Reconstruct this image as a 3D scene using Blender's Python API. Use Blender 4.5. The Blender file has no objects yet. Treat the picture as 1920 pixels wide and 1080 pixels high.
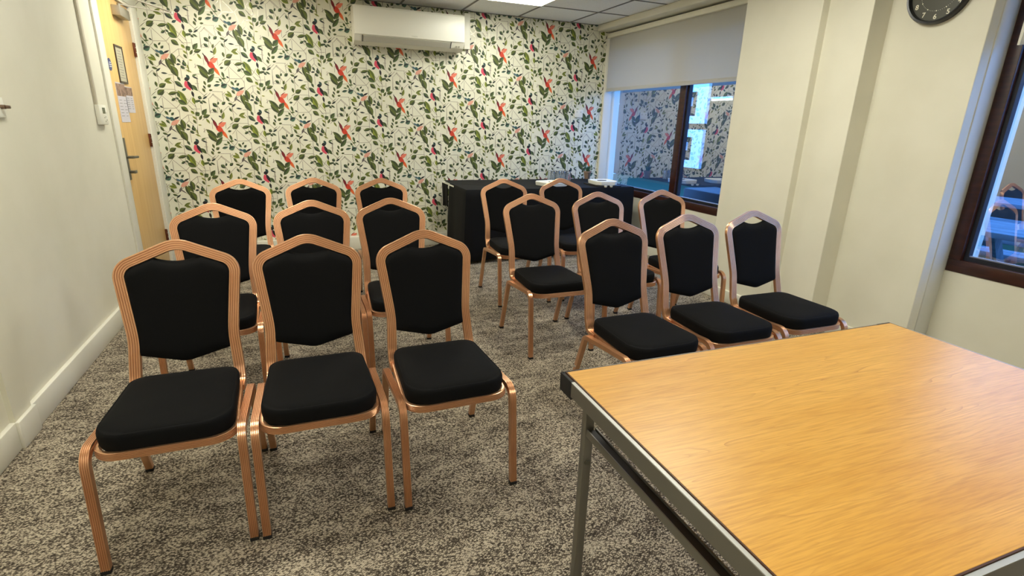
import bpy, bmesh, math, random
from mathutils import Vector, Matrix
random.seed(7)
S = bpy.context.scene
COL = S.collection

# ------------------------------------------------------------------ camera
def cam_axes(yaw, pitch, roll):
    cy, sy = math.cos(yaw), math.sin(yaw)
    f = Vector((sy*math.cos(pitch), cy*math.cos(pitch), -math.sin(pitch)))
    r = Vector((cy, -sy, 0)); u = r.cross(f)
    return r*math.cos(roll)+u*math.sin(roll), -r*math.sin(roll)+u*math.cos(roll), f
cd = bpy.data.cameras.new('camera'); cam = bpy.data.objects.new('camera', cd); COL.objects.link(cam)
cd.sensor_width = 36; cd.lens = 979.23/1920*36; cd.clip_start = .02
_r, _u, _f = cam_axes(math.radians(22.0425), math.radians(17.4673), math.radians(1.6507))
HC = 1.3564
cam.matrix_world = Matrix(((_r.x, _u.x, -_f.x, 0), (_r.y, _u.y, -_f.y, 0), (_r.z, _u.z, -_f.z, HC), (0, 0, 0, 1)))
S.camera = cam

# ------------------------------------------------------------------ world: deep blue dusk sky
W = bpy.data.worlds.new('dusk'); S.world = W; W.use_nodes = True
bg = W.node_tree.nodes['Background']
bg.inputs['Color'].default_value = (.13, .38, 1.0, 1); bg.inputs['Strength'].default_value = 8.0
PANEL_STRENGTH = 25.0
vs = S.view_settings
vs.view_transform = 'Standard'; vs.look = 'None'; vs.gamma = 1; vs.use_curve_mapping = False
vs.exposure = 0.0

# ------------------------------------------------------------------ helpers
def lin(c): return tuple(((v/255)/12.92 if v/255 <= .04045 else ((v/255+.055)/1.055)**2.4) for v in c)+(1,)
def mat(name, rgb, rough=.6, metal=0, spec=.5, **kw):
    m = bpy.data.materials.new(name); m.use_nodes = True
    b = m.node_tree.nodes['Principled BSDF']
    b.inputs['Base Color'].default_value = lin(rgb); b.inputs['Roughness'].default_value = rough
    b.inputs['Metallic'].default_value = metal; b.inputs['Specular IOR Level'].default_value = spec
    for k, v in kw.items(): b.inputs[k.replace('_', ' ')].default_value = v
    return m
def N(m, t, **kw):
    n = m.node_tree.nodes.new(t)
    for k, v in kw.items(): setattr(n, k, v)
    return n
def L(m, a, b): m.node_tree.links.new(a, b)
def noise_mat(name, c1, c2, scale=(1, 1, 1), nscale=20, detail=4, rough=.6, bump=0, bdist=.002, metal=0, spec=.5, lo=.35, hi=.65):
    m = mat(name, c1, rough, metal, spec); b = m.node_tree.nodes['Principled BSDF']
    tc = N(m, 'ShaderNodeTexCoord'); mp = N(m, 'ShaderNodeMapping'); mp.inputs['Scale'].default_value = scale
    n = N(m, 'ShaderNodeTexNoise'); n.inputs['Scale'].default_value = nscale; n.inputs['Detail'].default_value = detail
    r = N(m, 'ShaderNodeValToRGB'); r.color_ramp.elements[0].position = lo; r.color_ramp.elements[1].position = hi
    r.color_ramp.elements[0].color = lin(c1); r.color_ramp.elements[1].color = lin(c2)
    L(m, tc.outputs['Object'], mp.inputs['Vector']); L(m, mp.outputs['Vector'], n.inputs['Vector'])
    L(m, n.outputs['Fac'], r.inputs['Fac']); L(m, r.outputs['Color'], b.inputs['Base Color'])
    if bump:
        bp = N(m, 'ShaderNodeBump'); bp.inputs['Strength'].default_value = bump; bp.inputs['Distance'].default_value = bdist
        L(m, n.outputs['Fac'], bp.inputs['Height']); L(m, bp.outputs['Normal'], b.inputs['Normal'])
    return m
def obj(name, bm, mats, parent=None, smooth=True, angle=35):
    me = bpy.data.meshes.new(name)
    bmesh.ops.recalc_face_normals(bm, faces=bm.faces)
    bm.to_mesh(me); bm.free()
    if not isinstance(mats, (list, tuple)): mats = [mats]
    for m in mats: me.materials.append(m)
    if smooth:
        me.polygons.foreach_set('use_smooth', [True]*len(me.polygons)); me.set_sharp_from_angle(angle=math.radians(angle))
    o = bpy.data.objects.new(name, me); COL.objects.link(o)
    if parent: o.parent = parent
    return o
def tag(o, label, cat, group=None):
    o['label'] = label; o['category'] = cat
    if group: o['group'] = group
    return o
def thing(name, label, cat, loc=(0, 0, 0), rz=0, group=None):
    o = bpy.data.objects.new(name, None); COL.objects.link(o); o.location = loc; o.rotation_euler = (0, 0, rz)
    o.empty_display_size = .05
    return tag(o, label, cat, group)
def struct(name, bm, m, smooth=False):
    o = obj(name, bm, m, None, smooth); o['kind'] = 'structure'; return o
def box(bm, x0, x1, y0, y1, z0, z1, mi=0, bev=0, seg=2):
    r = bmesh.ops.create_cube(bm, size=1)
    vs_ = r['verts']
    bmesh.ops.scale(bm, vec=(x1-x0, y1-y0, z1-z0), verts=vs_)
    bmesh.ops.translate(bm, vec=((x0+x1)/2, (y0+y1)/2, (z0+z1)/2), verts=vs_)
    fs = set(f for v in vs_ for f in v.link_faces)
    for f in fs: f.material_index = mi
    if bev:
        es = set(e for v in vs_ for e in v.link_edges)
        bmesh.ops.bevel(bm, geom=list(es), offset=bev, segments=seg, affect='EDGES', profile=.5)
    return bm
def B(*a, **k): return box(bmesh.new(), *a, **k)
def cyl(bm, p0, p1, r0, r1=None, n=16, mi=0, caps=True):
    r1 = r0 if r1 is None else r1
    p0, p1 = Vector(p0), Vector(p1); t = (p1-p0).normalized()
    a = t.orthogonal().normalized(); b = t.cross(a)
    A = [bm.verts.new(p0+(a*math.cos(2*math.pi*i/n)+b*math.sin(2*math.pi*i/n))*r0) for i in range(n)]
    C = [bm.verts.new(p1+(a*math.cos(2*math.pi*i/n)+b*math.sin(2*math.pi*i/n))*r1) for i in range(n)]
    for i in range(n):
        f = bm.faces.new((A[i], A[(i+1) % n], C[(i+1) % n], C[i])); f.material_index = mi
    if caps:
        bm.faces.new(A[::-1]).material_index = mi; bm.faces.new(C).material_index = mi
    return bm
def lathe(bm, cx, cy, prof, n=24, mi=0):
    rings = [[bm.verts.new((cx+r*math.cos(2*math.pi*i/n), cy+r*math.sin(2*math.pi*i/n), z)) for i in range(n)] for r, z in prof]
    for a, b in zip(rings, rings[1:]):
        for i in range(n): bm.faces.new((a[i], a[(i+1) % n], b[(i+1) % n], b[i])).material_index = mi
    bm.faces.new(rings[0][::-1]).material_index = mi; bm.faces.new(rings[-1]).material_index = mi
    return bm
def fillet(pts, rad, seg=7, closed=False):
    P = [Vector(p) for p in pts]; n = len(P); out = []
    for i in range(n):
        r = rad[i] if isinstance(rad, (list, tuple)) else rad
        if (not closed and i in (0, n-1)) or r <= 0: out.append(P[i]); continue
        a = (P[i-1]-P[i]); b = (P[(i+1) % n]-P[i]); la, lb = a.length, b.length; a.normalize(); b.normalize()
        ang = a.angle(b); d = min(r/math.tan(ang/2), la*.49, lb*.49); rr = d*math.tan(ang/2)
        c = P[i]+(a+b).normalized()*(rr/math.sin(ang/2))
        s, e = P[i]+a*d-c, P[i]+b*d-c
        for k in range(seg+1):
            out.append(c+s.slerp(e, k/seg).normalized()*rr)
    return out
def densify(P, step, closed=False):
    out = []
    n = len(P)
    for i in range(n if closed else n-1):
        a, b = P[i], P[(i+1) % n]; k = max(1, int((b-a).length/step))
        for j in range(k): out.append(a.lerp(b, j/k))
    if not closed: out.append(P[-1])
    return out
def sweep(bm, P, normal, prof, closed=False, mi=0):
    """normal(i, point, tangent) -> direction of the ribbed face"""
    n = len(P); rings = []
    for i in range(n):
        if closed: t = (P[(i+1) % n]-P[i-1])
        else: t = P[min(i+1, n-1)]-P[max(i-1, 0)]
        t.normalize(); nn = normal(i, P[i], t); nn = (nn-t*nn.dot(t)).normalized(); b = t.cross(nn)
        # mitre compensation is negligible because corners are filleted
        rings.append([bm.verts.new(P[i]+b*u+nn*v) for u, v in prof])
    m = len(prof)
    for i in range(n if closed else n-1):
        a, c = rings[i], rings[(i+1) % n]
        for j in range(m):
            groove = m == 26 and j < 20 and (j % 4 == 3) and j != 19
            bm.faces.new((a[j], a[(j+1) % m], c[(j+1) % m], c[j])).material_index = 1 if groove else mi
    if not closed:
        bm.faces.new(rings[0][::-1]).material_index = mi; bm.faces.new(rings[-1]).material_index = mi
    return bm
def ribbed(w, t, ribs=5, g=.0013):
    p = []
    for k in range(ribs):
        a = -w/2+w*k/ribs; s = w/ribs
        edge0 = -.0012 if k == 0 else -g; edge1 = -.0012 if k == ribs-1 else -g
        p += [(a+s*.13, t/2+edge0), (a+s*.26, t/2), (a+s*.74, t/2), (a+s*.87, t/2+edge1)]
    p += [(w/2, t/2-.004), (w/2, -t/2+.002), (w/2-.002, -t/2), (-w/2+.002, -t/2), (-w/2, -t/2+.002), (-w/2, t/2-.004)]
    return p
def dup(root, loc, rz):
    r = root.copy(); COL.objects.link(r); r.location = loc; r.rotation_euler = (0, 0, rz)
    for ch in list(root.children):
        c = ch.copy(); COL.objects.link(c); c.parent = r
        for g in ch.children:
            d = g.copy(); COL.objects.link(d); d.parent = c
    return r

# ------------------------------------------------------------------ materials
M_wall = noise_mat('cream_paint', (222, 218, 199), (228, 224, 206), nscale=3, rough=.55, bump=.05, bdist=.001)
M_white = mat('white_gloss_paint', (226, 223, 208), .35)
M_trim = mat('pale_trim', (214, 214, 206), .4)
M_tile = noise_mat('ceiling_tile', (236, 235, 231), (244, 243, 240), nscale=90, detail=6, rough=.9, bump=.25)
M_grid = mat('ceiling_grid', (120, 118, 114), .7)
M_brown = noise_mat('dark_brown_frame', (48, 24, 17), (66, 34, 24), scale=(6, 1, 6), nscale=9, rough=.35)
M_seal = mat('black_seal', (20, 22, 34), .5)
M_bead = mat('silver_bead', (170, 175, 190), .3, .6)
M_door = noise_mat('birch_veneer', (219, 176, 108), (229, 189, 122), scale=(14, 14, .8), nscale=2.2, detail=5, rough=.35)
M_steel = mat('brushed_steel', (120, 118, 108), .38, .85)
M_silver = mat('silver_closer', (168, 162, 148), .4, .5)
M_brass = mat('aged_hinge', (112, 66, 46), .4, .7)
M_black = noise_mat('black_fabric', (7, 7, 7), (13, 12, 12), nscale=600, detail=2, rough=.85, bump=.25, bdist=.0006, spec=.16)
M_cloth = noise_mat('black_tablecloth', (7, 7, 8), (12, 12, 14), nscale=300, rough=.8, spec=.25)
M_copper = noise_mat('rose_copper', (216, 164, 124), (228, 180, 142), nscale=8, rough=.3, metal=.88)
M_groove = mat('copper_groove_shade', (176, 122, 86), .45, .8)  # darker copper paints the shade into the grooves between ribs
M_rubber = mat('black_rubber', (18, 16, 15), .6)
M_alu = mat('table_aluminium', (132, 129, 120), .42, .75)
M_alu2 = mat('table_edge_bright', (196, 196, 190), .5, .6)
M_dark = mat('channel_dark', (22, 16, 12), .6)
M_plastic = mat('white_plastic', (236, 234, 220), .4)
M_grey = mat('grey_plastic_and_flap_shade', (190, 187, 172), .45)
M_lcd = mat('lcd_green_grey', (84, 92, 72), .2)
M_beige = mat('beige_conduit', (196, 188, 168), .5)
M_key = mat('key_metal', (120, 100, 85), .35, .8)
M_brownedge = mat('laminate_edge', (74, 44, 22), .5)

def carpet():
    m = mat('carpet', (110, 100, 85), .95, spec=.1); b = m.node_tree.nodes['Principled BSDF']
    tc = N(m, 'ShaderNodeTexCoord')
    mp = N(m, 'ShaderNodeMapping'); mp.inputs['Rotation'].default_value = (0, 0, .6); mp.inputs['Scale'].default_value = (1, 1.7, 1)
    vo = N(m, 'ShaderNodeTexVoronoi'); vo.inputs['Scale'].default_value = 125; vo.inputs['Randomness'].default_value = .72
    L(m, tc.outputs['Object'], mp.inputs['Vector']); L(m, mp.outputs['Vector'], vo.inputs['Vector'])
    n1 = N(m, 'ShaderNodeTexNoise'); n1.inputs['Scale'].default_value = 110; n1.inputs['Detail'].default_value = 3
    L(m, tc.outputs['Object'], n1.inputs['Vector'])
    n2 = N(m, 'ShaderNodeTexNoise'); n2.inputs['Scale'].default_value = 7; n2.inputs['Detail'].default_value = 5
    mp2 = N(m, 'ShaderNodeMapping'); mp2.inputs['Scale'].default_value = (1, 2.2, 1)
    L(m, tc.outputs['Object'], mp2.inputs['Vector']); L(m, mp2.outputs['Vector'], n2.inputs['Vector'])
    # loop value: bright in the middle of a loop, dark between
    r1 = N(m, 'ShaderNodeMapRange'); r1.inputs['From Min'].default_value = .12; r1.inputs['From Max'].default_value = .62
    r1.inputs['To Min'].default_value = 1; r1.inputs['To Max'].default_value = 0; L(m, vo.outputs['Distance'], r1.inputs['Value'])
    sep = N(m, 'ShaderNodeSeparateColor'); L(m, vo.outputs['Color'], sep.inputs['Color'])
    a = N(m, 'ShaderNodeMath', operation='MULTIPLY_ADD'); a.inputs[1].default_value = .36; L(m, sep.outputs['Red'], a.inputs[0])
    a.inputs[2].default_value = -.1
    s1 = N(m, 'ShaderNodeMath', operation='MULTIPLY_ADD'); s1.inputs[1].default_value = .55; L(m, r1.outputs['Result'], s1.inputs[0]); L(m, a.outputs[0], s1.inputs[2])
    s2 = N(m, 'ShaderNodeMath', operation='MULTIPLY_ADD'); s2.inputs[1].default_value = .5; L(m, n1.outputs['Fac'], s2.inputs[0]); L(m, s1.outputs[0], s2.inputs[2])
    s3 = N(m, 'ShaderNodeMath', operation='MULTIPLY_ADD'); s3.inputs[1].default_value = .6; L(m, n2.outputs['Fac'], s3.inputs[0]); L(m, s2.outputs[0], s3.inputs[2])
    rp = N(m, 'ShaderNodeValToRGB'); e = rp.color_ramp.elements
    e[0].position = .52; e[0].color = lin((58, 51, 43)); e[1].position = 1.32/1.4; e[1].color = lin((190, 177, 155))
    x = e.new(.75); x.color = lin((116, 106, 92))
    sc = N(m, 'ShaderNodeMath', operation='MULTIPLY'); sc.inputs[1].default_value = 1.0; L(m, s3.outputs[0], sc.inputs[0])
    L(m, sc.outputs[0], rp.inputs['Fac']); L(m, rp.outputs['Color'], b.inputs['Base Color'])
    bp = N(m, 'ShaderNodeBump'); bp.inputs['Strength'].default_value = .5; bp.inputs['Distance'].default_value = .003
    L(m, s1.outputs[0], bp.inputs['Height']); L(m, bp.outputs['Normal'], b.inputs['Normal'])
    return m
M_carpet = carpet()
def oak():
    m = mat('oak_laminate', (226, 168, 84), .34, spec=.45); b = m.node_tree.nodes['Principled BSDF']
    tc = N(m, 'ShaderNodeTexCoord')
    mp = N(m, 'ShaderNodeMapping'); mp.inputs['Scale'].default_value = (.9, 9, 1)
    L(m, tc.outputs['Object'], mp.inputs['Vector'])
    n1 = N(m, 'ShaderNodeTexNoise'); n1.inputs['Scale'].default_value = 2.2; n1.inputs['Detail'].default_value = 5; n1.inputs['Distortion'].default_value = .6
    L(m, mp.outputs['Vector'], n1.inputs['Vector'])
    mp2 = N(m, 'ShaderNodeMapping'); mp2.inputs['Scale'].default_value = (7, 150, 1)
    L(m, tc.outputs['Object'], mp2.inputs['Vector'])
    n2 = N(m, 'ShaderNodeTexNoise'); n2.inputs['Scale'].default_value = 2; n2.inputs['Detail'].default_value = 4
    L(m, mp2.outputs['Vector'], n2.inputs['Vector'])
    # cathedral growth rings
    mp3 = N(m, 'ShaderNodeMapping'); mp3.inputs['Scale'].default_value = (.45, 4.6, 1)
    L(m, tc.outputs['Object'], mp3.inputs['Vector'])
    n3 = N(m, 'ShaderNodeTexNoise'); n3.inputs['Scale'].default_value = 1.7; n3.inputs['Detail'].default_value = 2
    L(m, mp3.outputs['Vector'], n3.inputs['Vector'])
    ml = N(m, 'ShaderNodeMath', operation='MULTIPLY'); ml.inputs[1].default_value = 34; L(m, n3.outputs['Fac'], ml.inputs[0])
    fr = N(m, 'ShaderNodeMath', operation='FRACT'); L(m, ml.outputs[0], fr.inputs[0])
    pw = N(m, 'ShaderNodeMath', operation='POWER'); pw.inputs[1].default_value = 6; L(m, fr.outputs[0], pw.inputs[0])
    gate = N(m, 'ShaderNodeMapRange'); gate.inputs['From Min'].default_value = .52; gate.inputs['From Max'].default_value = .68
    L(m, n1.outputs['Fac'], gate.inputs['Value'])
    g = N(m, 'ShaderNodeMath', operation='MULTIPLY'); L(m, pw.outputs[0], g.inputs[0]); L(m, gate.outputs['Result'], g.inputs[1])
    c1 = N(m, 'ShaderNodeValToRGB'); c1.color_ramp.elements[0].position = .3; c1.color_ramp.elements[1].position = .72
    c1.color_ramp.elements[0].color = lin((212, 156, 66)); c1.color_ramp.elements[1].color = lin((226, 174, 86))
    L(m, n1.outputs['Fac'], c1.inputs['Fac'])
    c2 = N(m, 'ShaderNodeValToRGB'); c2.color_ramp.elements[0].position = .3; c2.color_ramp.elements[1].position = .6
    c2.color_ramp.elements[0].color = (.74, .68, .58, 1); c2.color_ramp.elements[1].color = (1, 1, 1, 1)
    L(m, n2.outputs['Fac'], c2.inputs['Fac'])
    mx = N(m, 'ShaderNodeMix', data_type='RGBA', blend_type='MULTIPLY'); mx.inputs['Factor'].default_value = .75
    L(m, c1.outputs['Color'], mx.inputs['A']); L(m, c2.outputs['Color'], mx.inputs['B'])
    mx2 = N(m, 'ShaderNodeMix', data_type='RGBA'); L(m, g.outputs[0], mx2.inputs['Factor'])
    L(m, mx.outputs['Result'], mx2.inputs['A']); mx2.inputs['B'].default_value = lin((182, 124, 50))
    L(m, mx2.outputs['Result'], b.inputs['Base Color'])
    return m
M_oak = oak()
def emis(name, col, s):
    m = bpy.data.materials.new(name); m.use_nodes = True; nt = m.node_tree; nt.nodes.clear()
    o = nt.nodes.new('ShaderNodeOutputMaterial'); e = nt.nodes.new('ShaderNodeEmission')
    e.inputs['Color'].default_value = col; e.inputs['Strength'].default_value = s; nt.links.new(e.outputs[0], o.inputs[0]); return m
M_panel = emis('led_diffuser', (1.0, .985, .86, 1), PANEL_STRENGTH)
def glass_mat():
    m = bpy.data.materials.new('window_glass'); m.use_nodes = True; nt = m.node_tree; nt.nodes.clear()
    o = nt.nodes.new('ShaderNodeOutputMaterial'); mix = nt.nodes.new('ShaderNodeMixShader')
    t = nt.nodes.new('ShaderNodeBsdfTransparent'); t.inputs['Color'].default_value = (.74, .82, .90, 1)
    g = nt.nodes.new('ShaderNodeBsdfGlossy'); g.inputs['Roughness'].default_value = 0; g.inputs['Color'].default_value = (1, 1, 1, 1)
    geo = nt.nodes.new('ShaderNodeNewGeometry')
    dt = nt.nodes.new('ShaderNodeVectorMath'); dt.operation = 'DOT_PRODUCT'
    nt.links.new(geo.outputs['Incoming'], dt.inputs[0]); nt.links.new(geo.outputs['Normal'], dt.inputs[1])
    def mth(op, x, y):
        n = nt.nodes.new('ShaderNodeMath'); n.operation = op
        for i, v in enumerate((x, y)):
            if v is None: continue
            if isinstance(v, (int, float)): n.inputs[i].default_value = v
            else: nt.links.new(v, n.inputs[i])
        return n.outputs[0]
    c = mth('ABSOLUTE', dt.outputs['Value'], None)
    k = mth('ADD', mth('MULTIPLY', mth('POWER', mth('SUBTRACT', 1.0, c), 3.0), 1-GLASS_R0), GLASS_R0)   # double glazing, reflection share boosted beyond real glass
    nt.links.new(k, mix.inputs[0]); nt.links.new(t.outputs[0], mix.inputs[1])
    nt.links.new(g.outputs[0], mix.inputs[2]); nt.links.new(mix.outputs[0], o.inputs[0]); return m
GLASS_R0 = .40
M_glass = glass_mat()
def blind_mat():
    m = bpy.data.materials.new('blind_fabric'); m.use_nodes = True; nt = m.node_tree; nt.nodes.clear()
    o = nt.nodes.new('ShaderNodeOutputMaterial'); mix = nt.nodes.new('ShaderNodeMixShader'); mix.inputs[0].default_value = .45
    d = nt.nodes.new('ShaderNodeBsdfDiffuse'); d.inputs['Color'].default_value = lin((222, 218, 206))
    t = nt.nodes.new('ShaderNodeBsdfTranslucent'); t.inputs['Color'].default_value = lin((215, 212, 205))
    nt.links.new(d.outputs[0], mix.inputs[1]); nt.links.new(t.outputs[0], mix.inputs[2]); nt.links.new(mix.outputs[0], o.inputs[0]); return m
M_blind = blind_mat()
M_tumbler = mat('clear_glass', (235, 240, 245), .03, Transmission_Weight=.95, IOR=1.45)

# ------------------------------------------------------------------ room shell
XL, XR, YF, YB, ZC = -1.20, 3.60, 5.88, -2.2, 2.475
struct('floor', B(XL-.1, XR+.1, YB-.1, YF+.1, -.06, 0), M_carpet)
# ceiling with exposed grid
GX = [1.72+.64*k for k in range(-5, 4)]; GY = [5.25-.64*k for k in range(0, 12)]
LP = [(1.72, 4.61), (-.84, 4.61), (1.72, 2.05), (-.84, 2.05), (1.72, -.51), (-.84, -.51)]
bm = bmesh.new(); box(bm, XL-.1, XR+.1, YB-.1, YF+.1, ZC, ZC+.08, 0)
for x in GX:
    if XL < x < XR: box(bm, x-.010, x+.010, YB, YF, ZC-.004, ZC+.001, 1)
for y in GY:
    if YB < y: box(bm, XL, 3.37, y-.010, y+.010, ZC-.0045, ZC+.001, 1)
box(bm, XL, 3.4, YF-.012, YF, ZC-.005, ZC+.001, 1); box(bm, XL, XL+.012, YB, YF, ZC-.005, ZC+.001, 1)
struct('ceiling', bm, [M_tile, M_grid])
for i, (x, y) in enumerate(LP):
    lab = ['square white LED ceiling panel above the wallpapered end, right of the air conditioner',
           'square LED ceiling panel over the back row by the door', 'square LED ceiling panel over the right block of chairs',
           'square LED ceiling panel over the left block of chairs', 'square LED ceiling panel over the wood-topped table side',
           'square LED ceiling panel behind the camera by the left wall'][i]
    t = thing('ceiling_light', lab, 'ceiling light', (x+.32, y+.32, ZC), group='LED ceiling panels')
    bm = bmesh.new()
    for a in ((-.315, .315, -.315, -.297), (-.315, .315, .297, .315), (-.315, -.297, -.297, .297), (.297, .315, -.297, .297)):
        box(bm, a[0], a[1], a[2], a[3], -.012, -.001)
    obj('light_frame', bm, M_plastic, t, False)
    obj('diffuser', B(-.297, .297, -.297, .297, -.010, -.004), M_panel, t, False)
# left wall: door opening y 4.74..5.62, z 0..2.13
DY0, DY1, DZ = 4.755, 5.63, 2.2
bm = bmesh.new()
box(bm, XL-.12, XL, YB, DY0, 0, ZC); box(bm, XL-.12, XL, DY1, YF+.1, 0, ZC); box(bm, XL-.12, XL, DY0, DY1, DZ, ZC)
box(bm, XL-.01, XL+.018, 2.50, 2.645, 0, ZC)   # shallow pilaster
struct('wall_left', bm, M_wall)
def skirt(name, segs, m=M_white, h=.115):
    bm = bmesh.new()
    for s in segs:
        box(bm, *s, 0, h, bev=.006, seg=2)
    struct(name, bm, m, True)
skirt('baseboard_left', [(XL-.005, XL+.02, 2.645, 4.60), (XL-.005, XL+.02, YB, 2.50), (XL+.016, XL+.034, 2.49, 2.655)], h=.125)
# near wall behind the camera
struct('wall_near', B(XL-.12, XR+.12, YB-.12, YB, 0, ZC), M_wall)

# right wall: window openings
W1 = (3.46, 5.845, .58, 2.33)      # y0,y1,z0,z1 far window
W2 = (-.35, 1.876, .58, 2.33)     # near window
bm = bmesh.new(); x0, x1 = XR, XR+.30
for (ya, yb) in ((YB, W2[0]), (W2[1], W1[0])): box(bm, x0, x1, ya, yb, 0, ZC)
box(bm, x0, XR+.10, W1[1], YF+.1, 0, ZC)
for w in (W1, W2):
    box(bm, x0, x1, w[0], w[1], 0, w[2]); box(bm, x0, x1, w[0], w[1], w[3], ZC)
# stepped pillar between the windows
box(bm, 3.185, XR+.02, 2.732, 3.387, 0, ZC, bev=.004); box(bm, 3.245, XR+.02, 2.43, 2.74, 0, ZC, bev=.004); box(bm, 3.40, XR+.02, 1.885, 2.44, 0, ZC, bev=.004)
struct('wall_right', bm, M_wall)
bm = bmesh.new()
box(bm, 3.16, 3.19, 2.722, 3.395, 0, .1, bev=.006); box(bm, 3.223, 3.25, 2.42, 2.722, 0, .1, bev=.006); box(bm, 3.38, 3.405, 1.87, 2.42, 0, .1, bev=.006)
struct('baseboard_right', bm, M_white, True)
bm = bmesh.new(); box(bm, 3.52, 3.60, 3.387, 5.80, 0, .15, bev=.005); struct('trim_1', bm, M_white, True)     # pipe boxing under far window
bm = bmesh.new(); box(bm, XL+.02, 3.52, 5.80, YF, 0, .135, bev=.004); struct('trim_2', bm, M_white, True)     # pipe boxing along wallpaper wall
bm = bmesh.new(); box(bm, 3.495, 3.62, 5.845, YF, .15, 2.40, bev=.004); struct('trim_3', bm, M_white, True)     # reveal strip at the far corner
bm = bmesh.new(); box(bm, 3.475, 3.60, 1.878, 1.9, 0, ZC, bev=.004); struct('trim_4', bm, M_trim, True)         # upright on the near reveal
# pelmet above far window
bm = bmesh.new()
box(bm, 3.36, 3.60, 3.39, YF, 2.408, ZC, bev=.012, seg=3)
struct('trim_5', bm, M_wall, True)
bm = bmesh.new(); box(bm, 3.46, 3.60, YB, 1.878, 2.395, ZC, bev=.012, seg=3); struct('trim_6', bm, M_wall, True)

# ------------------------------------------------------------------ wallpaper wall
PAT = """o 235 535 320 665 40 og;o 198 492 306 432 54 sa;o 165 470 272 592 64 or;o 132 385 192 525 36 dr;o 112 360 148 428 12 bk;o 196 462 275 405 9 dr
l 35 522 190 655 58 ol;l 55 585 190 715 62 dg;l 178 645 248 558 62 mg;l 150 755 248 632 54 mg;l 105 728 128 792 26 dg;l 92 788 125 842 22 dg;l 82 826 112 884 30 dg;l 148 812 194 778 36 dg;l 160 855 210 850 24 dg
l 148 168 208 225 46 dk;l 212 192 228 148 24 dk;l 268 192 316 150 36 dk;l 140 250 198 292 38 dk;l 245 305 262 248 26 dg;l 262 392 288 285 36 lg;l 212 342 258 364 20 dk
l 372 350 390 422 30 dg;l 412 425 500 378 54 dg;l 384 522 472 456 66 dg;l 322 562 372 552 26 dk;l 482 352 572 302 34 lg;l 490 345 580 378 32 lg
l 452 240 534 250 20 dk;l 358 236 398 292 24 dk;l 395 225 455 178 20 dk;l 330 80 372 152 30 dg;l 348 168 420 196 26 dg
l 522 45 582 222 46 dg;l 556 55 628 160 50 ol;l 582 145 658 296 78 dg;l 598 -10 640 132 58 dg;l 648 285 682 348 28 dk;l 608 346 708 430 50 dk
o 728 322 796 318 46 bk;o 738 342 800 472 70 pk;o 765 340 832 472 38 bk;o 812 474 830 562 28 bk;l 758 262 800 316 32 tl;l 688 468 748 440 30 tl;l 818 394 888 476 44 mg
l 828 278 910 322 20 dk;l 832 272 892 262 20 mg;l 762 196 834 236 20 lg;l 776 128 802 206 20 lg
l 646 132 704 128 22 dk;l 666 56 706 114 26 dk;l 726 98 770 156 46 dk;l 698 148 752 192 36 dk;l 734 74 752 112 20 dk
l 638 466 742 648 66 yg;l 626 596 738 656 58 mg;l 628 484 654 566 32 mg;l 512 516 638 490 40 dg;l 548 602 604 566 30 dk;l 608 556 644 594 24 dk
l 658 682 752 750 56 dg;l 818 556 836 656 42 yg;l 838 624 894 598 30 mg
l 880 552 934 576 42 dk;l 942 584 1004 542 22 dk;l 866 614 914 598 26 dk;l 902 612 942 646 30 dk;l 928 602 990 638 24 dk
l 776 736 824 786 32 yg;l 832 800 888 764 56 mg;l 788 808 854 862 22 lg;l 796 856 838 916 28 dg;l 918 796 982 714 52 mg;l 926 828 1020 798 46 dg;l 876 864 914 798 30 dg;l 964 846 1014 920 26 lg;l 856 930 904 936 14 lg
h 500 826 566 862 46 tl;h 456 808 524 854 24 bl;h 550 852 630 812 22 bk;h 512 926 624 856 52 pp;h 488 1004 522 926 26 gy;h 492 955 590 1032 14 gy
l 452 732 494 794 30 mg;l 502 752 532 716 20 dg;l 528 794 562 756 28 dk;l 458 852 502 904 28 dk;l 360 902 464 944 36 yg;l 394 862 458 934 28 lg
l 228 796 314 778 30 tg;l 252 738 312 746 18 mg;l 322 812 404 774 60 tg;l 302 696 338 744 26 mg;l 344 606 372 692 30 mg;l 334 702 398 694 20 mg;l 398 668 438 694 18 dk;l 330 770 350 740 18 tg
s 300 640 400 765 7 br;s 400 765 510 880 7 br;s 350 470 415 425 6 br;s 300 540 380 470 6 br;s 740 650 830 750 7 br;s 830 750 850 930 6 br;s 850 700 835 640 6 br;s 400 190 410 330 6 br;s 210 200 260 300 6 br;s 120 720 220 640 6 br;s 940 560 1010 500 7 br;s 800 60 790 250 6 br"""
LINES = """100 100 105 290;410 310 415 400;695 170 705 310;600 240 605 600;885 310 890 440;435 560 440 720;910 660 915 760;1020 650 1025 780;330 870 340 960;630 720 635 850;740 790 745 870;25 650 30 850;120 430 125 520;440 540 600 700;500 490 620 620;600 700 730 560;480 480 380 600;740 650 800 560;205 900 330 1010;160 960 220 900;350 210 250 310;350 210 460 330;150 50 260 150;130 30 60 100;740 870 690 930;740 870 800 930;440 700 600 700;470 450 600 455;540 265 595 265;200 685 310 685;780 715 900 715;860 375 910 380;200 870 340 875;735 795 800 795;600 700 635 760;280 60 320 20;0 560 40 520;880 120 885 180;560 330 600 370;300 430 300 520;100 290 205 300;205 300 215 120;0 400 60 340;650 860 740 790;560 860 630 860;345 960 345 1040;150 240 100 290;700 170 800 170;720 560 850 690;850 690 850 800;300 60 410 170;410 170 520 60;0 640 100 640;440 720 340 820;520 60 520 0;250 310 250 400;20 850 130 960;600 455 700 550"""
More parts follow.
